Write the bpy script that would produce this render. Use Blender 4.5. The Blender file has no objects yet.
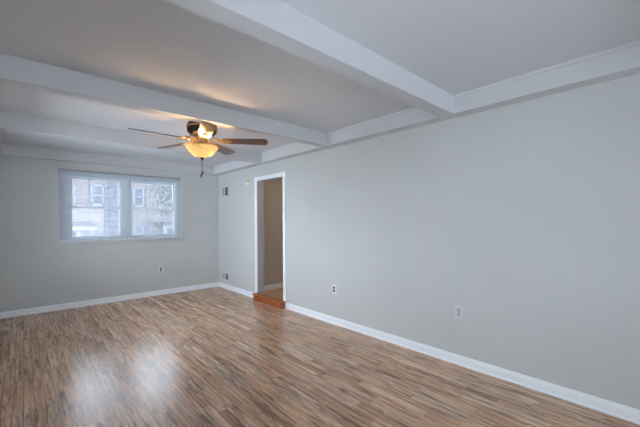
import bpy, bmesh, math, random
from mathutils import Vector, Matrix
random.seed(7)
S = bpy.context.scene
COL = S.collection

# ------------------------------------------------------------------ camera
YAW, ROLL = 0.7385, -0.0066
cam = bpy.data.cameras.new('camera'); co = bpy.data.objects.new('camera', cam); COL.objects.link(co)
cam.sensor_width = 36.0; cam.lens = 325.34 * 36 / 640
cam.shift_y = (220.53 - 213.5) / 640
cam.clip_start = 0.02
r_ = Vector((math.cos(YAW), -math.sin(YAW), 0)); f_ = Vector((math.sin(YAW), math.cos(YAW), 0)); u_ = Vector((0, 0, 1))
c, s = math.cos(ROLL), math.sin(ROLL)
R2 = c * r_ + s * u_; U2 = c * u_ - s * r_
M = Matrix((R2, U2, -f_)).transposed().to_4x4(); M.translation = Vector((-2.9928, -6.4196, 1.35))
co.matrix_world = M
S.camera = co

# ------------------------------------------------------------------ world, daylight, exposure
S.view_settings.view_transform = 'Standard'; S.view_settings.look = 'None'
S.view_settings.exposure = 0.12; S.view_settings.gamma = 1.0
W = bpy.data.worlds.new('sky'); S.world = W; W.use_nodes = True
nt = W.node_tree; bg = nt.nodes['Background']
bg.inputs[0].default_value = (0.82, 0.885, 1.0, 1); bg.inputs[1].default_value = 9.6

def area(name, loc, rot, sx, sy, power, color):
    l = bpy.data.lights.new(name, 'AREA'); l.shape = 'RECTANGLE'; l.size = sx; l.size_y = sy
    l.energy = power; l.color = color
    o = bpy.data.objects.new(name, l); COL.objects.link(o); o.location = loc; o.rotation_euler = rot
    return o
PI = math.pi
# portal steering the sky light through the back window
pt = area('daylight_back_window', (-1.6775, 0.19, 1.615), (-PI/2, 0, 0), 1.84, 1.13, 10, (1, 1, 1)); pt.data.cycles.is_portal = True
# warm lamp of the hallway beyond the doorway
hl = bpy.data.lights.new('hallway_lamp', 'POINT'); hl.energy = 9.0; hl.color = (1.0, 0.80, 0.58); hl.shadow_soft_size = 0.1
ho = bpy.data.objects.new('hallway_lamp', hl); COL.objects.link(ho); ho.location = (1.2, -2.9, 2.1)

# ------------------------------------------------------------------ materials
def mat(name, col, rough=0.6, metal=0.0, spec=0.5, noise=0.0, nscale=8.0, bump=0.0, bscale=200.0, coat=0.0):
    m = bpy.data.materials.new(name); m.use_nodes = True
    n = m.node_tree.nodes; L = m.node_tree.links; b = n['Principled BSDF']
    b.inputs['Base Color'].default_value = (*col, 1); b.inputs['Roughness'].default_value = rough
    b.inputs['Metallic'].default_value = metal; b.inputs['Specular IOR Level'].default_value = spec
    b.inputs['Coat Weight'].default_value = coat
    if noise or bump:
        tc = n.new('ShaderNodeTexCoord')
    if noise:
        t = n.new('ShaderNodeTexNoise'); t.inputs['Scale'].default_value = nscale; t.inputs['Detail'].default_value = 3
        L.new(tc.outputs['Object'], t.inputs['Vector'])
        r = n.new('ShaderNodeValToRGB')
        r.color_ramp.elements[0].position = 0.3; r.color_ramp.elements[1].position = 0.7
        r.color_ramp.elements[0].color = (*[x * (1 - noise) for x in col], 1)
        r.color_ramp.elements[1].color = (*[min(1, x * (1 + noise)) for x in col], 1)
        L.new(t.outputs['Fac'], r.inputs['Fac']); L.new(r.outputs['Color'], b.inputs['Base Color'])
    if bump:
        t = n.new('ShaderNodeTexNoise'); t.inputs['Scale'].default_value = bscale
        L.new(tc.outputs['Object'], t.inputs['Vector'])
        q = n.new('ShaderNodeBump'); q.inputs['Strength'].default_value = bump; q.inputs['Distance'].default_value = 0.002
        L.new(t.outputs['Fac'], q.inputs['Height']); L.new(q.outputs['Normal'], b.inputs['Normal'])
    return m

M_wall = mat('wall_paint', (0.55, 0.558, 0.545), 0.55, noise=0.015, nscale=2, bump=0.15, bscale=120)
M_ceil = mat('ceiling_paint', (0.62, 0.63, 0.65), 0.7, bump=0.1, bscale=90)
M_beam = mat('beam_paint', (0.57, 0.575, 0.585), 0.5)
M_trim = mat('trim_paint', (0.86, 0.88, 0.90), 0.35)
M_hall = mat('hall_paint', (0.56, 0.50, 0.42), 0.6, bump=0.1)
M_jamb = mat('jamb_paint', (0.46, 0.46, 0.48), 0.45)
M_plate = mat('plate_white', (0.72, 0.72, 0.70), 0.35)
M_plate_grey = mat('plate_offwhite', (0.60, 0.62, 0.62), 0.4)
M_rail2 = mat('socket_grey', (0.44, 0.46, 0.47), 0.5)
M_rail = mat('rail_grey', (0.36, 0.37, 0.39), 0.5)
M_black = mat('socket_black', (0.012, 0.012, 0.012), 0.4)
M_screw = mat('screw_metal', (0.25, 0.25, 0.25), 0.35, 0.9)
M_louver = mat('louver_grey', (0.38, 0.39, 0.39), 0.5)
M_dark = mat('recess_shade', (0.02, 0.022, 0.025), 0.8)
M_cream = mat('cream_plastic', (0.66, 0.64, 0.47), 0.45)
M_vinyl = mat('vinyl_white', (0.80, 0.83, 0.86), 0.35)
M_muntin = mat('muntin_grey', (0.42, 0.46, 0.52), 0.4)
M_bronze = mat('bronze_metal', (0.045, 0.03, 0.025), 0.32, 0.75)
M_brass = mat('brass_metal', (0.50, 0.34, 0.16), 0.42, 1.0)

def wood_floor():
    m = bpy.data.materials.new('laminate_planks'); m.use_nodes = True
    n = m.node_tree.nodes; L = m.node_tree.links; b = n['Principled BSDF']
    tc = n.new('ShaderNodeTexCoord'); sp = n.new('ShaderNodeSeparateXYZ'); L.new(tc.outputs['Object'], sp.inputs[0])
    def mth(op, a, bb=None, cc=None):
        q = n.new('ShaderNodeMath'); q.operation = op
        for i, v in enumerate((a, bb, cc)):
            if v is None: continue
            if isinstance(v, (int, float)): q.inputs[i].default_value = v
            else: L.new(v, q.inputs[i])
        return q.outputs[0]
    def wn(v):
        q = n.new('ShaderNodeTexWhiteNoise'); q.noise_dimensions = '3D'; L.new(v, q.inputs['Vector']); return q
    def comb(x, y, z=0.0):
        q = n.new('ShaderNodeCombineXYZ')
        for i, v in enumerate((x, y, z)):
            if isinstance(v, (int, float)): q.inputs[i].default_value = v
            else: L.new(v, q.inputs[i])
        return q.outputs[0]
    W_, LEN = 0.060, 0.60
    xs = mth('DIVIDE', sp.outputs[0], W_); row = mth('FLOOR', xs); xf = mth('FRACT', xs)
    rr = wn(comb(row, 3.3)).outputs['Value']
    u = mth('ADD', mth('DIVIDE', sp.outputs[1], LEN), mth('MULTIPLY', rr, 7.0))
    cell = mth('FLOOR', u); uf = mth('FRACT', u)
    cid = wn(comb(row, cell, 1.7))
    # tone of the strip
    rp = n.new('ShaderNodeValToRGB'); cr = rp.color_ramp
    tones = [(0.0, (0.45, 0.262, 0.160)), (0.2, (0.56, 0.330, 0.203)), (0.45, (0.62, 0.378, 0.238)),
             (0.65, (0.66, 0.410, 0.262)), (0.82, (0.57, 0.395, 0.275)), (1.0, (0.74, 0.500, 0.340))]
    while len(cr.elements) < len(tones): cr.elements.new(0.5)
    for e, (p, cl) in zip(cr.elements, tones): e.position = p; e.color = (*cl, 1)
    L.new(cid.outputs['Value'], rp.inputs['Fac'])
    # grain, stretched along the strip, shifted from strip to strip
    gv = comb(mth('MULTIPLY', sp.outputs[0], 34.0), mth('ADD', mth('MULTIPLY', sp.outputs[1], 2.2), mth('MULTIPLY', cid.outputs['Value'], 40.0)), mth('MULTIPLY', rr, 9.0))
    g = n.new('ShaderNodeTexNoise'); g.inputs['Scale'].default_value = 1.0; g.inputs['Detail'].default_value = 6; g.inputs['Roughness'].default_value = 0.65
    g.inputs['Distortion'].default_value = 0.8
    L.new(gv, g.inputs['Vector'])
    gr = n.new('ShaderNodeValToRGB'); gr.color_ramp.elements[0].position = 0.30; gr.color_ramp.elements[1].position = 0.56
    gr.color_ramp.elements[0].color = (0.16, 0.145, 0.15, 1); gr.color_ramp.elements[1].color = (1.08, 1.06, 1.04, 1)
    L.new(g.outputs['Fac'], gr.inputs['Fac'])
    mx = n.new('ShaderNodeMix'); mx.data_type = 'RGBA'; mx.blend_type = 'MULTIPLY'; mx.inputs['Factor'].default_value = 0.92
    L.new(rp.outputs['Color'], mx.inputs['A']); L.new(gr.outputs['Color'], mx.inputs['B'])
    # dark figure: long blotches inside the strips
    fv = comb(mth('MULTIPLY', sp.outputs[0], 30.0), mth('ADD', mth('MULTIPLY', sp.outputs[1], 3.2), mth('MULTIPLY', rr, 23.0)), mth('MULTIPLY', rr, 51.0))
    fg = n.new('ShaderNodeTexNoise'); fg.inputs['Scale'].default_value = 1.0; fg.inputs['Detail'].default_value = 4; fg.inputs['Distortion'].default_value = 1.2
    L.new(fv, fg.inputs['Vector'])
    fr = n.new('ShaderNodeMapRange'); fr.inputs['From Min'].default_value = 0.56; fr.inputs['From Max'].default_value = 0.68
    fr.inputs['To Min'].default_value = 1.0; fr.inputs['To Max'].default_value = 0.42; L.new(fg.outputs['Fac'], fr.inputs['Value'])
    # fine second grain
    gv2 = comb(mth('MULTIPLY', sp.outputs[0], 130.0), mth('MULTIPLY', sp.outputs[1], 6.0), mth('MULTIPLY', rr, 30.0))
    g2 = n.new('ShaderNodeTexNoise'); g2.inputs['Scale'].default_value = 1.0; g2.inputs['Detail'].default_value = 3
    L.new(gv2, g2.inputs['Vector'])
    k = mth('ADD', mth('MULTIPLY', g2.outputs['Fac'], 0.5), 0.76)
    # joints
    e1 = mth('LESS_THAN', mth('MINIMUM', xf, mth('SUBTRACT', 1.0, xf)), 0.045)
    e2 = mth('LESS_THAN', mth('MINIMUM', uf, mth('SUBTRACT', 1.0, uf)), 0.005)
    ed = mth('SUBTRACT', 1.0, mth('MULTIPLY', mth('MAXIMUM', mth('MULTIPLY', e1, mth('ADD', rr, 0.3)), mth('MULTIPLY', e2, 0.4)), 0.5))
    k2 = mth('MULTIPLY', mth('MULTIPLY', k, fr.outputs[0]), ed)
    vm = n.new('ShaderNodeVectorMath'); vm.operation = 'SCALE'; L.new(mx.outputs['Result'], vm.inputs[0]); L.new(k2, vm.inputs['Scale'])
    L.new(vm.outputs[0], b.inputs['Base Color'])
    b.inputs['Specular IOR Level'].default_value = 0.5
    L.new(mth('ADD', mth('MULTIPLY', g.outputs['Fac'], 0.12), 0.19), b.inputs['Roughness'])
    q = n.new('ShaderNodeBump'); q.inputs['Strength'].default_value = 0.12; q.inputs['Distance'].default_value = 0.002
    L.new(g.outputs['Fac'], q.inputs['Height']); L.new(q.outputs['Normal'], b.inputs['Normal'])
    return m
M_floor = wood_floor()

def grain_wood(name, dark, light, rough=0.3, scale=(30, 2, 30), coat=0.0):
    m = bpy.data.materials.new(name); m.use_nodes = True
    n = m.node_tree.nodes; L = m.node_tree.links; b = n['Principled BSDF']
    tc = n.new('ShaderNodeTexCoord'); mp = n.new('ShaderNodeMapping'); mp.inputs['Scale'].default_value = scale
    t = n.new('ShaderNodeTexNoise'); t.inputs['Scale'].default_value = 1; t.inputs['Detail'].default_value = 5
    r = n.new('ShaderNodeValToRGB'); r.color_ramp.elements[0].position = 0.3; r.color_ramp.elements[1].position = 0.7
    r.color_ramp.elements[0].color = (*dark, 1); r.color_ramp.elements[1].color = (*light, 1)
    L.new(tc.outputs['Object'], mp.inputs[0]); L.new(mp.outputs[0], t.inputs['Vector']); L.new(t.outputs['Fac'], r.inputs['Fac'])
    L.new(r.outputs['Color'], b.inputs['Base Color']); b.inputs['Roughness'].default_value = rough
    b.inputs['Coat Weight'].default_value = coat
    return m
M_step = grain_wood('step_redwood', (0.25, 0.060, 0.018), (0.42, 0.115, 0.034), 0.3, (20, 3, 20))
M_hallfloor = grain_wood('hall_oak', (0.36, 0.18, 0.08), (0.55, 0.30, 0.15), 0.35, (3, 25, 3))
M_blade = grain_wood('blade_walnut', (0.085, 0.036, 0.022), (0.16, 0.068, 0.040), 0.38, (3, 40, 3), coat=0.3)

def glass_mat():
    m = bpy.data.materials.new('window_glass'); m.use_nodes = True
    n = m.node_tree.nodes; L = m.node_tree.links; n.remove(n['Principled BSDF'])
    t = n.new('ShaderNodeBsdfTransparent'); t.inputs[0].default_value = (0.94, 0.97, 0.98, 1)
    g = n.new('ShaderNodeBsdfGlossy'); g.inputs['Roughness'].default_value = 0.02
    f = n.new('ShaderNodeFresnel'); f.inputs['IOR'].default_value = 1.45
    x = n.new('ShaderNodeMixShader'); L.new(f.outputs[0], x.inputs[0]); L.new(t.outputs[0], x.inputs[1]); L.new(g.outputs[0], x.inputs[2])
    L.new(x.outputs[0], n['Material Output'].inputs[0]); return m
M_glass = glass_mat()

def translucent(name, col, trans, tcol=None, fac=0.5, emis=0.0, veins=False):
    m = bpy.data.materials.new(name); m.use_nodes = True
    n = m.node_tree.nodes; L = m.node_tree.links; b = n['Principled BSDF']
    b.inputs['Base Color'].default_value = (*col, 1); b.inputs['Roughness'].default_value = 0.35
    t = n.new('ShaderNodeBsdfTranslucent'); t.inputs[0].default_value = (*(tcol or col), 1)
    if emis:
        b.inputs['Emission Color'].default_value = (*(tcol or col), 1); b.inputs['Emission Strength'].default_value = emis
    if veins:
        tc = n.new('ShaderNodeTexCoord'); ns = n.new('ShaderNodeTexNoise'); ns.inputs['Scale'].default_value = 14; ns.inputs['Distortion'].default_value = 2
        r = n.new('ShaderNodeValToRGB'); r.color_ramp.elements[0].color = (0.31, 0.28, 0.18, 1); r.color_ramp.elements[1].color = (0.47, 0.48, 0.38, 1)
        r.color_ramp.elements[0].position = 0.3; r.color_ramp.elements[1].position = 0.6
        L.new(tc.outputs['Object'], ns.inputs['Vector']); L.new(ns.outputs['Fac'], r.inputs['Fac']); L.new(r.outputs[0], t.inputs[0])
    x = n.new('ShaderNodeMixShader'); x.inputs[0].default_value = fac
    L.new(b.outputs[0], x.inputs[1]); L.new(t.outputs[0], x.inputs[2]); L.new(x.outputs[0], n['Material Output'].inputs[0]); return m
M_slat = translucent('blind_slat', (0.84, 0.88, 0.93), 0.3, fac=0.45)
M_bowl = translucent('alabaster_glass', (0.85, 0.68, 0.42), 0.6, (1.0, 0.74, 0.40), fac=0.6, emis=0.0, veins=True)

# ------------------------------------------------------------------ mesh helpers
def box(bm, x0, x1, y0, y1, z0, z1, bev=0.0):
    if x0 > x1: x0, x1 = x1, x0
    if y0 > y1: y0, y1 = y1, y0
    if z0 > z1: z0, z1 = z1, z0
    v = [bm.verts.new(p) for p in ((x0,y0,z0),(x1,y0,z0),(x1,y1,z0),(x0,y1,z0),(x0,y0,z1),(x1,y0,z1),(x1,y1,z1),(x0,y1,z1))]
    fs = [bm.faces.new([v[i] for i in q]) for q in ((0,3,2,1),(4,5,6,7),(0,1,5,4),(1,2,6,5),(2,3,7,6),(3,0,4,7))]
    if bev:
        es = set(e for f in fs for e in f.edges)
        bmesh.ops.bevel(bm, geom=list(es), offset=bev, segments=2, affect='EDGES', profile=0.5)
    return bm
def NB(): return bmesh.new()
def prism(bm, prof, axis, a, b):
    """profile points in the plane across an axis, extruded from a to b"""
    def P(q, t):
        return {'x': (t, q[0], q[1]), 'y': (q[0], t, q[1]), 'z': (q[0], q[1], t)}[axis]
    A = [bm.verts.new(P(q, a)) for q in prof]; B = [bm.verts.new(P(q, b)) for q in prof]
    n = len(prof)
    for i in range(n): bm.faces.new((A[i], A[(i+1) % n], B[(i+1) % n], B[i]))
    bm.faces.new(A[::-1]); bm.faces.new(B)
    bmesh.ops.recalc_face_normals(bm, faces=bm.faces)
    return bm
def lathe(bm, prof, seg=32, cx=0, cy=0, closed=False):
    rings = []
    for r, z in prof:
        if r < 1e-6: rings.append([bm.verts.new((cx, cy, z))])
        else: rings.append([bm.verts.new((cx + r*math.cos(2*PI*i/seg), cy + r*math.sin(2*PI*i/seg), z)) for i in range(seg)])
    for A, B in zip(rings, rings[1:]):
        for i in range(seg):
            j = (i+1) % seg
            if len(A) == 1 and len(B) == 1: continue
            if len(A) == 1: bm.faces.new((A[0], B[i], B[j]))
            elif len(B) == 1: bm.faces.new((A[i], B[0], A[j]))
            else: bm.faces.new((A[i], B[i], B[j], A[j]))
    bmesh.ops.recalc_face_normals(bm, faces=bm.faces)
    return bm
def cyl(bm, p, q, r, seg=12, r2=None):
    p, q = Vector(p), Vector(q); d = (q - p).normalized()
    a = d.orthogonal().normalized(); b = d.cross(a); r2 = r if r2 is None else r2
    A = [bm.verts.new(p + r*(a*math.cos(2*PI*i/seg) + b*math.sin(2*PI*i/seg))) for i in range(seg)]
    B = [bm.verts.new(q + r2*(a*math.cos(2*PI*i/seg) + b*math.sin(2*PI*i/seg))) for i in range(seg)]
    for i in range(seg): bm.faces.new((A[i], A[(i+1) % seg], B[(i+1) % seg], B[i]))
    bm.faces.new(A[::-1]); bm.faces.new(B); bmesh.ops.recalc_face_normals(bm, faces=bm.faces)
    return bm
def obj(name, bm, m, parent=None, smooth=False):
    me = bpy.data.meshes.new(name)
    if smooth:
        for f in bm.faces: f.smooth = True
    bm.to_mesh(me); bm.free(); me.materials.append(m)
    if smooth: me.set_sharp_from_angle(angle=math.radians(38))
    o = bpy.data.objects.new(name, me); COL.objects.link(o)
    if parent:
        o.parent = parent
        if parent.type == 'EMPTY' and not parent.get('local'): o.matrix_parent_inverse = parent.matrix_basis.inverted()
    return o
def struct(name, bm, m, parent=None, label=None):
    o = obj(name, bm, m, parent)
    if parent is None: o['kind'] = 'structure'
    if label: o['label'] = label
    return o
def empty(name, loc, rot=(0,0,0), local=False):
    o = bpy.data.objects.new(name, None); COL.objects.link(o); o.location = loc; o.rotation_euler = rot; o.empty_display_size = 0.1
    if local: o['local'] = 1
    return o
def thing(name, label, cat, loc, group=None, rot=(0,0,0), local=False):
    o = empty(name, loc, rot, local); tag(o, label, cat, group); return o
def tag(o, label, cat, group=None, kind=None):
    o['label'] = label; o['category'] = cat
    if group: o['group'] = group
    if kind: o['kind'] = kind
    return o

# ------------------------------------------------------------------ room constants
ZC, ZS = 2.4625, 2.302           # ceiling, underside of beams and soffits
XL, YF = -3.35, -8.65            # left wall, front wall (behind the camera)
TS = 0.136                       # depth of the soffits along the side walls
DY0, DY1, DZ0, DZ1 = -2.275, -1.522, 0.115, 2.037     # doorway in the right wall
WX0, WX1, WZ0, WZ1 = -2.60, -0.755, 1.045, 2.185      # window opening in the back wall
HT = 0.13                        # thickness of the right wall

struct('floor', box(NB(), XL, 0, YF, 0, -0.12, 0), M_floor)
struct('ceiling', box(NB(), XL-0.2, HT, YF-0.2, 0.2, ZC, ZC+0.15), M_ceil)
b = NB()                                                # back wall with its window opening
box(b, XL-0.2, WX0, 0, 0.2, -0.12, ZC); box(b, WX1, HT, 0, 0.2, -0.12, ZC)
box(b, WX0, WX1, 0, 0.2, -0.12, WZ0-0.03); box(b, WX0, WX1, 0, 0.2, WZ1, ZC)
struct('wall_back', b, M_wall)
b = NB()                                                # right wall with its doorway
box(b, 0, HT, YF-0.2, DY0-0.02, -0.12, ZC); box(b, 0, HT, DY1+0.02, 0, -0.12, ZC)
box(b, 0, HT, DY0-0.02, DY1+0.02, DZ1+0.02, ZC); box(b, 0, HT, DY0-0.02, DY1+0.02, -0.12, 0.0)
struct('wall_right', b, M_wall)
LW = (-3.3, -0.5, 0.70, 2.10); LV = (-6.0, -4.8, 0.85, 2.0)    # openings of the two unseen left wall windows added for daylight
b = NB()
box(b, XL-0.2, XL, YF, LV[0], -0.12, ZC); box(b, XL-0.2, XL, LV[1], LW[0], -0.12, ZC); box(b, XL-0.2, XL, LV[0], LV[1], -0.12, LV[2]); box(b, XL-0.2, XL, LV[0], LV[1], LV[3], ZC); box(b, XL-0.2, XL, LW[1], 0, -0.12, ZC)
box(b, XL-0.2, XL, LW[0], LW[1], -0.12, LW[2]); box(b, XL-0.2, XL, LW[0], LW[1], LW[3], ZC)
struct('wall_left', b, M_wall)
FW = (-2.82, -0.52, 0.6, 2.1)  # opening of the unseen front window added for daylight
b = NB()
box(b, XL-0.2, FW[0], YF-0.2, YF, -0.12, ZC); box(b, FW[1], 0, YF-0.2, YF, -0.12, ZC)
box(b, FW[0], FW[1], YF-0.2, YF, -0.12, FW[2]); box(b, FW[0], FW[1], YF-0.2, YF, FW[3], ZC)
struct('wall_front', b, M_wall)

# soffits along the walls, with the thin moulding under the ceiling
def soffit_prof(d, sgn):   # across-wall profile, depth d
    return [(0, ZS), (sgn*d, ZS), (sgn*d, ZC-0.024), (sgn*(d+0.010), ZC-0.020), (sgn*(d+0.012), ZC), (0, ZC)]
struct('trim_1', prism(NB(), soffit_prof(TS, -1), 'y', YF, 0), M_beam, label='boxed soffit along the top of the right wall')
struct('trim_2', prism(NB(), [(XL + (-p[0]), p[1]) for p in soffit_prof(TS, -1)], 'y', YF, 0), M_beam, label='boxed soffit along the top of the left wall')
struct('trim_3', prism(NB(), soffit_prof(0.0785, -1), 'x', XL+TS, -TS), M_beam, label='boxed soffit above the window wall')
# the ceiling beams
k = 4
for y0, w, lab in ((-5.072, 0.125, 'white ceiling beam nearest the camera'), (-3.44, 0.115, 'white ceiling beam just in front of the fan'),
                   (-1.889, 0.13, 'white ceiling beam behind the fan, nearest the window'), (-6.72, 0.125, 'white ceiling beam above the camera')):
    b = box(NB(), XL+TS-0.002, -TS+0.002, y0, y0+w, ZS-0.002, ZC)
    struct('trim_%d' % k, b, M_beam, label=lab); k += 1

# baseboards
def bb(sgn):
    return [(0, 0), (sgn*0.020, 0), (sgn*0.021, 0.012), (sgn*0.014, 0.018), (sgn*0.013, 0.066), (sgn*0.009, 0.072), (sgn*0.007, 0.086), (0, 0.088)]
b = NB(); prism(b, bb(-1), 'y', YF+0.02, -2.35); prism(b, bb(-1), 'y', -1.45, 0); struct('baseboard_right', b, M_trim)
struct('baseboard_back', prism(NB(), bb(-1), 'x', XL+0.001, -0.0205), M_trim)
struct('baseboard_left', prism(NB(), [(XL + p[0], p[1]) for p in bb(1)], 'y', YF+0.02, -0.021), M_trim)
struct('baseboard_front', prism(NB(), [(YF + p[0], p[1]) for p in bb(1)], 'x', XL+0.022, -0.022), M_trim)

# ------------------------------------------------------------------ doorway
d = empty('door_1', (0, -1.9, 0)); d['kind'] = 'structure'; d['label'] = 'open doorway without a door leaf, cased in white'
def casing(p, a, b_):
    return None
b = NB()
CW = 0.062
def cas_side(b, y_in, sg, z0, z1):
    pr = [(0, y_in), (-0.012, y_in), (-0.016, y_in+sg*0.008), (-0.019, y_in+sg*(CW-0.012)), (-0.014, y_in+sg*CW), (0, y_in+sg*CW)]
    prism(b, pr, 'z', z0, z1)
o = NB(); cas_side(o, DY1+0.006, 1, 0.0, DZ1+0.07); struct('casing', o, M_trim, d)
o = NB(); cas_side(o, DY0-0.006, -1, 0.0, DZ1+0.07); struct('casing', o, M_trim, d)
o = NB(); z = DZ1+0.006
prism(o, [(0, z), (-0.012, z), (-0.0165, z+0.008), (-0.0195, z+CW-0.010), (-0.0145, z+CW+0.002), (0, z+CW+0.002)], 'y', DY0-0.006, DY1+0.006)
struct('head_casing', o, M_trim, d)
o = NB(); box(o, 0, HT, DY1, DY1+0.02, DZ0, DZ1+0.02); box(o, 0, HT, DY0-0.02, DY0, DZ0, DZ1+0.02); box(o, 0, HT, DY0, DY1, DZ1, DZ1+0.02)
struct('jamb', o, M_jamb, d)
# hallway beyond
HX = 1.75
struct('wall_hall_side', box(NB(), HT, HX, -1.478, -1.38, 0, ZC), M_hall)
struct('wall_hall_end', box(NB(), HX, HX+0.1, -4.2, -1.38, 0, ZC), M_hall)
struct('wall_hall_rear', box(NB(), HT, HX, -4.2, -4.1, 0, ZC), M_hall)
struct('ceiling_hall', box(NB(), HT, HX+0.1, -4.2, -1.38, ZC, ZC+0.1), M_hall)
struct('floor_hall', box(NB(), HT, HX, -4.1, -1.478, 0.0, DZ0-0.002), M_hallfloor)
struct('baseboard_hall', prism(NB(), [(-1.478 + p[0]*0.9, DZ0-0.002 + p[1]*0.95) for p in bb(-1)], 'x', HT, HX), M_trim)

st = thing('wooden_step', 'red-brown stained wooden step at the foot of the open doorway', 'step', (-0.05, -1.9, 0))
obj('riser', box(NB(), -0.096, -0.022, DY0-0.062, DY1-0.01, 0.0, DZ0-0.022, 0.002), M_step, st)
o = obj('tread', box(NB(), -0.114, -0.0195, DY0-0.075, DY1+0.012, DZ0-0.022, DZ0, 0.006), M_step, st)
o = obj('threshold', box(NB(), -0.0195, HT, DY0, DY1, 0.0, DZ0-0.001), M_hallfloor, st)
o['label'] = 'lighter oak threshold boards'

# ------------------------------------------------------------------ windows in the back wall
def dh_window(name, x0, x1, gx0, gx1, lab):
    """white double-hung window: frame x0..x1, glass gx0..gx1"""
    w = empty(name, ((x0+x1)/2, 0.1, WZ0)); w['kind'] = 'structure'; w['label'] = lab
    gz0, gz1, zm = 1.125, 2.045, 1.590
    ya, yb = 0.07, 0.17
    o = NB()
    box(o, x0, gx0-0.035, ya, yb, WZ0, WZ1); box(o, gx1+0.035, x1, ya, yb, WZ0, WZ1)
    box(o, gx0-0.035, gx1+0.035, ya, yb, gz1+0.035, WZ1); box(o, gx0-0.035, gx1+0.035, ya, yb, WZ0, gz0-0.04)
    obj('window_frame', o, M_vinyl, w)
    for nm, za, zb, y0 in (('lower_sash', gz0-0.04, zm+0.015, 0.085), ('upper_sash', zm-0.015, gz1+0.035, 0.122)):
        o = NB(); y1 = y0+0.032
        box(o, gx0-0.035, gx0, y0, y1, za, zb); box(o, gx1, gx1+0.035, y0, y1, za, zb)
        lo = za+(0.04 if nm == 'lower_sash' else 0.03); hi = zb-(0.03 if nm == 'lower_sash' else 0.035)
        box(o, gx0, gx1, y0, y1, za, lo); box(o, gx0, gx1, y0, y1, hi, zb)
        s_ = obj(nm, o, M_vinyl, w)
        g = obj('glass', box(NB(), gx0-0.004, gx1+0.004, y0+0.013, y0+0.017, lo-0.004, hi+0.004), M_glass, s_)
        mu = NB(); gw = gx1-gx0
        for q in (1, 2): box(mu, gx0+gw*q/3-0.006, gx0+gw*q/3+0.006, y0+0.009, y0+0.021, lo, hi)
        zc = (lo+hi)/2; box(mu, gx0, gx1, y0+0.0095, y0+0.0205, zc-0.006, zc+0.006)
        obj('muntins', mu, M_muntin, s_)
        if nm == 'lower_sash':
            cx = (gx0+gx1)/2
            obj('sash_lock', box(NB(), cx-0.03, cx+0.03, y0+0.0, y0+0.03, zb, zb+0.014, 0.003), M_screw, s_)
    return w
XM = -1.668
dh_window('window_1', WX0, XM, -2.42, -1.762, 'left double-hung window with gridded sashes behind the blind')
dh_window('window_2', XM, WX1, -1.578, -0.868, 'right double-hung window with gridded sashes behind the blind')
struct('trim_8', box(NB(), WX0-0.006, WX1+0.006, -0.045, 0.07, WZ0-0.03, WZ0, 0.004), M_beam, label='painted window stool under both windows')
struct('trim_9', box(NB(), WX0, WX1, -0.012, 0.0, WZ0-0.062, WZ0-0.03, 0.002), M_wall, label='painted apron below the window stool')

# blinds
def blind(x0, x1, label):
    zt, zb = WZ1-0.003, WZ0+0.012
    t = thing('window_blind', label, 'blind', ((x0+x1)/2, 0.02, WZ0), 'lowered mini blinds in the window')
    o = obj('headrail', box(NB(), x0, x1, 0.006, 0.034, zt-0.026, zt, 0.002), M_rail, t)
    n = int((zt-0.035-zb)/0.0205); sl = NB()
    tilt = math.radians(17)
    for i in range(n):
        z = zb+0.022+i*0.0205; a = []
        for q in range(5):
            v = (q/4-0.5)*0.025; h_ = 0.0016*(1-(2*q/4-1)**2)
            yy = 0.020 + v*math.cos(tilt) - h_*math.sin(tilt); zz = z + v*math.sin(tilt) + h_*math.cos(tilt)
            a.append((yy, zz))
        P = a + [(p[0], p[1]-0.0004) for p in a[::-1]]
        prism_fast(sl, P, x0+0.004, x1-0.004)
    obj('slats', sl, M_slat, t)
    obj('bottom_rail', box(NB(), x0+0.003, x1-0.003, 0.008, 0.032, zb-0.010, zb+0.006, 0.003), M_vinyl, t)
    w = x1-x0
    for fx in (0.14, 0.5, 0.86):
        o = NB()
        for yy in (0.0065, 0.0335): cyl(o, (x0+w*fx, yy, zb), (x0+w*fx, yy, zt-0.02), 0.0009, 5)
        obj('ladder_cord', o, M_vinyl, t)
    o = NB(); cyl(o, (x0+0.07, 0.001, zt-0.03), (x0+0.07, 0.001, zt-0.62), 0.0035, 6); obj('tilt_wand', o, M_vinyl, t)
def prism_fast(bm, prof, a, b_):
    A = [bm.verts.new((a, q[0], q[1])) for q in prof]; B = [bm.verts.new((b_, q[0], q[1])) for q in prof]
    n = len(prof)
    for i in range(n): bm.faces.new((A[i], A[(i+1) % n], B[(i+1) % n], B[i]))
    bm.faces.new(A[::-1]); bm.faces.new(B)
blind(WX0+0.006, XM-0.008, 'white slatted blind lowered over the left window')
blind(XM+0.008, WX1-0.006, 'white slatted blind lowered over the right window')

# unseen windows, added in the front and left walls to supply daylight
def plain_window(name, P, axis, lab):
    w = empty(name, P['c']); w['kind'] = 'structure'; w['label'] = lab
    a0, a1, z0, z1, y0, y1 = P['r']; F = 0.05
    def bx(o, u0, u1, za, zb, ya=y0, yb=y1):
        if axis == 'x': box(o, u0, u1, ya, yb, za, zb)
        else: box(o, ya, yb, u0, u1, za, zb)
    o = NB(); bx(o, a0, a0+F, z0, z1); bx(o, a1-F, a1, z0, z1); bx(o, a0+F, a1-F, z0, z0+F); bx(o, a0+F, a1-F, z1-F, z1)
    m_ = (a0+a1)/2; bx(o, m_-0.025, m_+0.025, z0+F, z1-F)
    obj('window_frame', o, M_vinyl, w)
    for u0, u1 in ((a0+F, m_-0.025), (m_+0.025, a1-F)):
        o = NB(); bx(o, u0, u1, z0+F, z1-F, (y0+y1)/2-0.002, (y0+y1)/2+0.002); obj('glass', o, M_glass, w)
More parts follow.
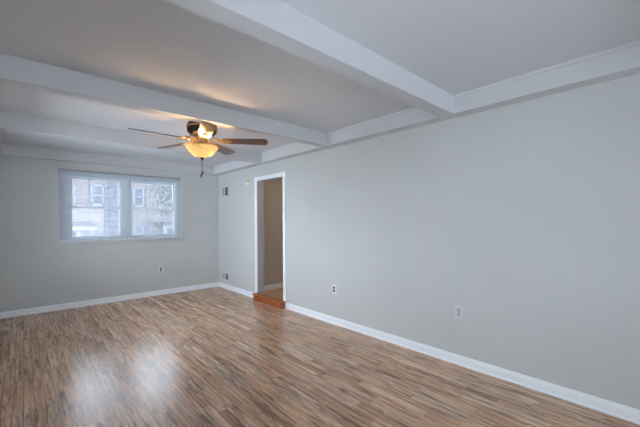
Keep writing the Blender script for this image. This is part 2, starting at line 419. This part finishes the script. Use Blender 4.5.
plain_window('added_window_3', dict(c=(-1.67, YF-0.06, 0.6), r=(FW[0], FW[1], FW[2], FW[3], YF-0.08, YF-0.03)), 'x', 'wide unseen window added behind the camera for daylight')
plain_window('added_window_5', dict(c=(XL-0.06, -5.4, 0.85), r=(LV[0], LV[1], LV[2], LV[3], XL-0.08, XL-0.03)), 'y', 'smaller unseen window added in the left wall to light the right wall')
plain_window('added_window_4', dict(c=(XL-0.06, -1.9, 0.70), r=(LW[0], LW[1], LW[2], LW[3], XL-0.08, XL-0.03)), 'y', 'unseen window added in the left wall to light the rear bays')

# ------------------------------------------------------------------ ceiling fan
FX, FY = -1.645, -3.160
fan = thing('ceiling_fan', 'five-blade ceiling fan with dark walnut blades, bronze motor and lit amber glass bowl', 'ceiling fan', (FX, FY, ZC))
def fl(prof, seg=40): return lathe(NB(), prof, seg, FX, FY)
obj('canopy', fl([(0, ZC), (0.075, ZC), (0.078, ZC-0.012), (0.070, ZC-0.045), (0.045, ZC-0.062), (0.040, ZC-0.075), (0, ZC-0.075)]), M_bronze, fan, True)
obj('motor_housing', fl([(0, ZC-0.070), (0.05, ZC-0.072), (0.085, ZC-0.088), (0.128, ZC-0.112), (0.143, ZC-0.140), (0.145, ZC-0.195), (0.138, ZC-0.212), (0.118, ZC-0.232), (0.085, ZC-0.245), (0, ZC-0.245)]), M_bronze, fan, True)
o = obj('trim_ring', fl([(0.1445, ZC-0.150), (0.149, ZC-0.154), (0.149, ZC-0.166), (0.1445, ZC-0.170)]), M_brass, fan, True)
obj('switch_housing', fl([(0, ZC-0.240), (0.060, ZC-0.240), (0.062, ZC-0.250), (0.055, ZC-0.300), (0.050, ZC-0.318), (0, ZC-0.318)]), M_brass, fan, True)
obj('light_fitter', fl([(0.050, 2.152), (0.066, 2.150), (0.090, 2.142), (0.092, 2.132), (0.098, 2.120), (0.092, 2.116), (0.080, 2.128), (0.050, 2.134), (0, 2.134)]), M_brass, fan, True)
BZ = 2.172
def blade(t):
    ct, st_ = math.cos(t), math.sin(t)
    e = Matrix.Translation((FX, FY, BZ)) @ Matrix.Rotation(t, 4, 'Z') @ Matrix.Rotation(math.radians(-12), 4, 'X')
    # outline: narrow at the root, clipped corners at the tip
    pts = [(0.205, -0.050), (0.235, -0.056), (0.40, -0.063), (0.625, -0.070), (0.648, -0.060), (0.664, -0.020), (0.664, 0.020), (0.648, 0.060),
           (0.625, 0.070), (0.40, 0.063), (0.235, 0.056), (0.205, 0.050)]
    b = NB(); prism(b, pts, 'z', -0.003, 0.003)
    bmesh.ops.bevel(b, geom=[e_ for e_ in b.edges if abs(e_.verts[0].co.z-e_.verts[1].co.z) < 1e-5], offset=0.0015, segments=1, affect='EDGES')
    b.transform(e)
    o = obj('blade', b, M_blade, fan)
    # iron: curved bracket from the motor to the blade root
    b = NB()
    prism(b, [(0.195, -0.028), (0.245, -0.040), (0.285, -0.022), (0.300, 0.0), (0.285, 0.022), (0.245, 0.040), (0.195, 0.028), (0.17, 0.011), (0.17, -0.011)], 'z', -0.008, -0.0031)
    for (px, py) in ((0.235, -0.022), (0.235, 0.022), (0.278, 0.0)): cyl(b, (px, py, -0.011), (px, py, -0.006), 0.006, 8)
    b.transform(e)
    b2 = NB()
    prof = [(0.098, ZC-0.238-BZ), (0.135, 0.022), (0.160, 0.0), (0.180, -0.0055), (0.180, -0.0105), (0.157, -0.006), (0.128, 0.014), (0.092, ZC-0.244-BZ)]
    prism(b2, [(p[0], p[1]) for p in prof], 'y', -0.017, 0.017)
    for sy in (-1, 1):
        pts_ = [Vector((0.150 + 0.028*math.cos(q*PI/7), sy*(0.026 + 0.016*math.sin(q*PI/7)), 0.004 + 0.010*math.cos(q*PI/7))) for q in range(15)]
        for p_, q_ in zip(pts_, pts_[1:]): cyl(b2, p_, q_, 0.0045, 6)
    b2.transform(Matrix.Translation((FX, FY, BZ)) @ Matrix.Rotation(t, 4, 'Z'))
    me = bpy.data.meshes.new('tmp'); b2.to_mesh(me); b2.free(); b.from_mesh(me); bpy.data.meshes.remove(me)
    obj('blade_iron', b, M_brass, o)
for k in range(5): blade(-0.61757 + k*2*PI/5)
# glass bowl (open at the top), finial, bulbs, pull chains
bowl_out = [(0.152, 2.108), (0.158, 2.103), (0.155, 2.094), (0.142, 2.080), (0.128, 2.062), (0.115, 2.044), (0.099, 2.028), (0.073, 2.014), (0.044, 2.006), (0.010, 2.001)]
bowl_in = [(max(r-0.005, 0.006), z+0.004) for r, z in bowl_out[::-1]]
obj('glass_bowl', lathe(NB(), bowl_out + bowl_in + [bowl_out[0]], 48, FX, FY), M_bowl, fan, True)
o = fl([(0, 2.150), (0.006, 2.149), (0.006, 2.003), (0.018, 2.000), (0.019, 1.992), (0.009, 1.985), (0.009, 1.976), (0.003, 1.967), (0, 1.966)], 20)
obj('finial', o, M_bronze, fan, True)
M_bulb = bpy.data.materials.new('bulb_glow'); M_bulb.use_nodes = True
pb = M_bulb.node_tree.nodes['Principled BSDF']; pb.inputs['Emission Color'].default_value = (1.0, 0.62, 0.31, 1); pb.inputs['Emission Strength'].default_value = 620
for a in (0.25, 0.25+PI):
    # bulbs sit side by side as seen across the room
    dx, dy = math.cos(YAW)*math.cos(a)*0.065, -math.sin(YAW)*math.cos(a)*0.065
    b = NB(); cx, cy = FX+dx, FY+dy
    lathe(b, [(0, 2.104), (0.011, 2.102), (0.012, 2.092), (0.020, 2.078), (0.024, 2.062), (0.020, 2.046), (0.010, 2.038), (0, 2.037)], 16, cx, cy)
    obj('bulb', b, M_bulb, fan, True)
    b = NB(); cyl(b, (FX+dx*0.5, FY+dy*0.5, 2.128), (cx, cy, 2.098), 0.013, 10); obj('lamp_holder', b, M_bronze, fan, True)
for (dx, dy, z1) in ((0.004, 0.0, 1.862), (-0.014, -0.010, 1.832)):
    b = NB(); x, y = FX+dx, FY+dy
    cyl(b, (x, y, 1.975), (x, y, z1), 0.0011, 6)
    z = 1.97
    while z > z1: bmesh.ops.create_icosphere(b, subdivisions=1, radius=0.0022, matrix=Matrix.Translation((x, y, z))); z -= 0.008
    ch = obj('pull_chain', b, M_bronze, fan)
    obj('pull_knob', lathe(NB(), [(0, z1+0.004), (0.004, z1), (0.0085, z1-0.016), (0.0075, z1-0.030), (0, z1-0.036)], 12, x, y), M_black, ch, True)

# ------------------------------------------------------------------ things on the walls
def outlet(kind, loc, axis, label):
    """built facing -y at the origin, then turned"""
    rot = (0, 0, 0) if axis == 'back' else (0, 0, -PI/2)
    t = thing('wall_outlet', label, 'outlet', loc, None, rot, local=True)
    plate = M_plate if kind == 'black' else M_plate_grey
    p = obj('cover_plate', box(NB(), -0.037, 0.037, -0.006, 0.0, -0.060, 0.060, 0.0025), plate, t)
    sm = M_black if kind == 'black' else M_rail2
    for zc in (-0.021, 0.021):
        b = NB()
        prism(b, [(-0.014, zc-0.015), (0.014, zc-0.015), (0.018, zc-0.008), (0.018, zc+0.008), (0.014, zc+0.015), (-0.014, zc+0.015), (-0.018, zc+0.008), (-0.018, zc-0.008)], 'y', -0.0085, -0.0055)
        r = obj('receptacle', b, sm, t)
        b = NB()
        box(b, -0.0075, -0.0055, -0.0089, -0.008, zc-0.002, zc+0.008); box(b, 0.0055, 0.0075, -0.0089, -0.008, zc-0.001, zc+0.007)
        cyl(b, (0, -0.0089, zc-0.008), (0, -0.008, zc-0.008), 0.0028, 8)
        obj('slots', b, M_screw if kind == 'black' else M_dark, r)
    b = NB(); cyl(b, (0, -0.0078, 0), (0, -0.0055, 0), 0.0045, 10); obj('screw', b, M_black if kind != 'black' else M_screw, t)
    return t
outlet('black', (-1.128, 0, 0.468), 'back', 'small wall outlet with black sockets below the window')
outlet('black', (0, -3.400, 0.452), 'right', 'wall outlet with black sockets just right of the doorway')
outlet('white', (0, -5.045, 0.487), 'right', 'white wall outlet with white sockets on the right wall, nearest the camera')

def vent(loc, w, h_, label):
    t = thing('wall_vent', label, 'vent', loc, None, (0, 0, -PI/2), local=True)
    b = NB(); f = 0.022
    for q in ((-w/2, w/2, -h_/2, -h_/2+f), (-w/2, w/2, h_/2-f, h_/2), (-w/2, -w/2+f, -h_/2+f, h_/2-f), (w/2-f, w/2, -h_/2+f, h_/2-f), (-0.012, 0.012, -h_/2+f, h_/2-f)):
        box(b, q[0], q[1], -0.007, 0.0, q[2], q[3])
    obj('frame', b, M_plate_grey, t)
    obj('shade_backing', box(NB(), -w/2+f, w/2-f, -0.0012, 0.0, -h_/2+f, h_/2-f), M_dark, t)  # thin dark sheet on the wall, painted as the shade inside the vent
    for bank, (u0, u1, ang) in enumerate(((-w/2+f, -0.012, 0.9), (0.012, w/2-f, -1.1))):
        b = NB(); n = 8
        for i in range(n):
            u = u0 + (i+0.5)*(u1-u0)/n
            q = NB(); box(q, -0.0011, 0.0011, -0.0045, 0.0045, -h_/2+f, h_/2-f)
            # local x runs along the wall; vanes turned opposite ways in the two banks
            q.transform(Matrix.Translation((u, -0.0062, 0)) @ Matrix.Rotation(-ang, 4, 'Z'))
            me = bpy.data.meshes.new('t'); q.to_mesh(me); q.free(); b.from_mesh(me); bpy.data.meshes.remove(me)
        o = obj('louvers', b, M_louver, t)
    return t
vent((0, -0.310, 1.945), 0.30, 0.215, 'white return vent with a dark half, high near the corner')
vent((0, -0.295, 0.243), 0.30, 0.165, 'white floor-level vent with a dark half, just above the baseboard')

t = thing('smoke_detector', 'round cream detector on the wall left of the doorway head', 'detector', (0, -1.19, 2.025), None, (0, -PI/2, 0), local=True)
obj('base_ring', lathe(NB(), [(0, 0), (0.068, 0), (0.070, 0.006), (0.066, 0.013), (0, 0.013)], 32), M_cream, t, True)
obj('cover', lathe(NB(), [(0.061, 0.0125), (0.060, 0.022), (0.050, 0.034), (0.030, 0.040), (0, 0.041)], 32), M_cream, t, True)
obj('test_button', lathe(NB(), [(0.010, 0.040), (0.010, 0.0435), (0, 0.044)], 14), M_plate, t, True)

# ------------------------------------------------------------------ outside the window
GZ = -1.3
M_grass = mat('lawn', (0.12, 0.14, 0.08), 0.9, noise=0.3, nscale=3)
M_street = mat('asphalt', (0.18,0.18,0.19), 0.9)
M_bwhite = mat('siding_white', (0.19, 0.20, 0.22), 0.6)
M_bdark = mat('roof_shingle', (0.04, 0.035, 0.045), 0.8, noise=0.2, nscale=6)
M_bglass = mat('dark_pane', (0.03, 0.045, 0.07), 0.3)
M_door = mat('door_blue', (0.07, 0.075, 0.11), 0.5)
M_bark = mat('bark', (0.055, 0.06, 0.075), 0.9, noise=0.3, nscale=12)
M_leaf = mat('pale_leaves', (0.08, 0.09, 0.08), 0.8, noise=0.35, nscale=4)
def brick():
    m = bpy.data.materials.new('pale_brick'); m.use_nodes = True
    n = m.node_tree.nodes; L = m.node_tree.links; b = n['Principled BSDF']; b.inputs['Roughness'].default_value = 0.85
    tc = n.new('ShaderNodeTexCoord'); mp = n.new('ShaderNodeMapping'); mp.inputs['Rotation'].default_value = (PI/2, 0, 0)
    t = n.new('ShaderNodeTexBrick'); t.inputs['Scale'].default_value = 1.0; t.inputs['Brick Width'].default_value = 0.22; t.inputs['Row Height'].default_value = 0.075
    t.inputs['Mortar Size'].default_value = 0.01
    t.inputs['Color1'].default_value = (0.105, 0.088, 0.092, 1); t.inputs['Color2'].default_value = (0.145, 0.122, 0.126, 1); t.inputs['Mortar'].default_value = (0.15, 0.14, 0.15, 1)
    L.new(tc.outputs['Object'], mp.inputs[0]); L.new(mp.outputs[0], t.inputs[0]); L.new(t.outputs[0], b.inputs['Base Color']); return m
M_brick = brick()
b = box(NB(), -60, 60, 0.21, 80, GZ-0.3, GZ); g = struct('ground_lawn', b, M_grass)
struct('ground_reflector', box(NB(), -14, 12, 0.25, 8.8, GZ, GZ+0.03), mat('reflector_pale', (0.58, 0.57, 0.55), 0.85, noise=0.06))  # unseen pale slab added to bounce daylight up to the ceiling
b = box(NB(), -60, 60, 9, 14, GZ, GZ+0.02); struct('ground_street', b, M_street)

BY = 19.0
bd = thing('apartment_building', 'pale brick building with porches across the street, seen through the blinds', 'building', (2, BY, GZ))
obj('wall', box(NB(), -8, 14, BY, BY+9, GZ, 4.9), M_brick, bd)
obj('roof', prism(NB(), [(BY-0.6, 4.9), (BY+9.6, 4.9), (BY+4.5, 7.4)], 'x', -8.5, 14.5), M_bdark, bd)
def bwin(x, z, w=1.3, h_=1.35):
    b = NB()
    for q in ((x, x+w, z, z+0.12), (x, x+w, z+h_-0.1, z+h_), (x, x+0.1, z, z+h_), (x+w-0.1, x+w, z, z+h_), (x+w/2-0.05, x+w/2+0.05, z, z+h_), (x, x+w, z+h_/2-0.03, z+h_/2+0.03)):
        box(b, q[0], q[1], BY-0.1, BY, q[2], q[3])
    wf = obj('window', b, M_bwhite, bd)
    obj('pane', box(NB(), x+0.1, x+w-0.1, BY-0.04, BY-0.01, z+0.1, z+h_-0.1), M_bglass, wf)
for x in (-6.2, -3.4, -1.9, 0.2, 2.0, 4.8, 8.6, 11.2):
    bwin(x, 2.4)
for x in (-5.8, -2.6, -0.5, 2.6, 8.8): bwin(x, -0.1, 1.2, 1.3)
def porch(x0, x1):
    p = obj('porch_roof', box(NB(), x0, x1, BY-1.8, BY, 1.05, 1.35), M_bdark, bd)
    f = obj('fascia', box(NB(), x0, x1, BY-1.86, BY-1.8, 0.88, 1.08), M_bwhite, p)
    for x in (x0+0.1, (x0+x1)/2, x1-0.3):
        obj('porch_column', box(NB(), x, x+0.2, BY-1.75, BY-1.55, GZ+0.3, 1.05), M_bwhite, bd)
    obj('porch_floor', box(NB(), x0, x1, BY-1.9, BY, GZ, GZ+0.3), M_bwhite, bd)
    d_ = obj('front_door', box(NB(), x0+0.9, x0+1.85, BY-0.06, BY, GZ+0.3, 0.85), M_door, bd)
    obj('rail', box(NB(), x0+2.0, x1-0.3, BY-1.7, BY-1.64, GZ+1.05, GZ+1.15), M_bwhite, bd)
porch(4.0, 8.2); porch(-1.6, 0.4-2.2+2.0)
def tree(x, y, h_, r, label, crown, seed, lean=0.0, start=0.38):
    rnd = random.Random(seed)
    t = thing('tree', label, 'tree', (x, y, GZ), 'trees outside the window')
    b = NB(); cyl(b, (x, y, GZ), (x+lean, y, GZ+h_*0.75), r, 12, r*0.6)
    for i in range(9):
        z = GZ + h_*(start+0.05*i); a = rnd.uniform(0, 2*PI); l = rnd.uniform(1.2, 2.4)
        p = Vector((x+lean*0.6, y, z)); q = p+Vector((l*math.cos(a), l*math.sin(a), l*0.7)); cyl(b, p, q, r*0.28, 7, r*0.1)
        for j in range(3):
            q2 = q+Vector((rnd.uniform(-.8, .8), rnd.uniform(-.8, .8), rnd.uniform(.1, .9))); cyl(b, p.lerp(q, 0.5+0.2*j), q2, r*0.1, 5, r*0.03)
    obj('trunk', b, M_bark, t)
    if crown:
        b = NB()
        for i in range(2600):
            a = rnd.uniform(0, 2*PI); v = rnd.uniform(-1, 1); q = rnd.random()**0.4*crown
            cpt = Vector((x+lean+q*math.cos(a)*math.sqrt(1-v*v), y+q*math.sin(a)*math.sqrt(1-v*v), GZ+h_*0.8+q*v*0.8))
            s_ = rnd.uniform(0.05, 0.11); n1 = Vector((rnd.gauss(0, 1), rnd.gauss(0, 1), rnd.gauss(0, 1))).normalized(); n2 = n1.orthogonal().normalized(); n3 = n1.cross(n2)
            vs = [b.verts.new(cpt+n2*s_), b.verts.new(cpt+n3*s_*0.6), b.verts.new(cpt-n2*s_), b.verts.new(cpt-n3*s_*0.6)]
            b.faces.new(vs)
        obj('foliage', b, M_leaf, t)
tree(-0.62, 7.5, 7.5, 0.24, 'bare tree trunk close outside the left window', 0, 3, start=0.6)
tree(4.6, 15.0, 5.2, 0.14, 'leafy tree seen through the right window', 2.0, 5)
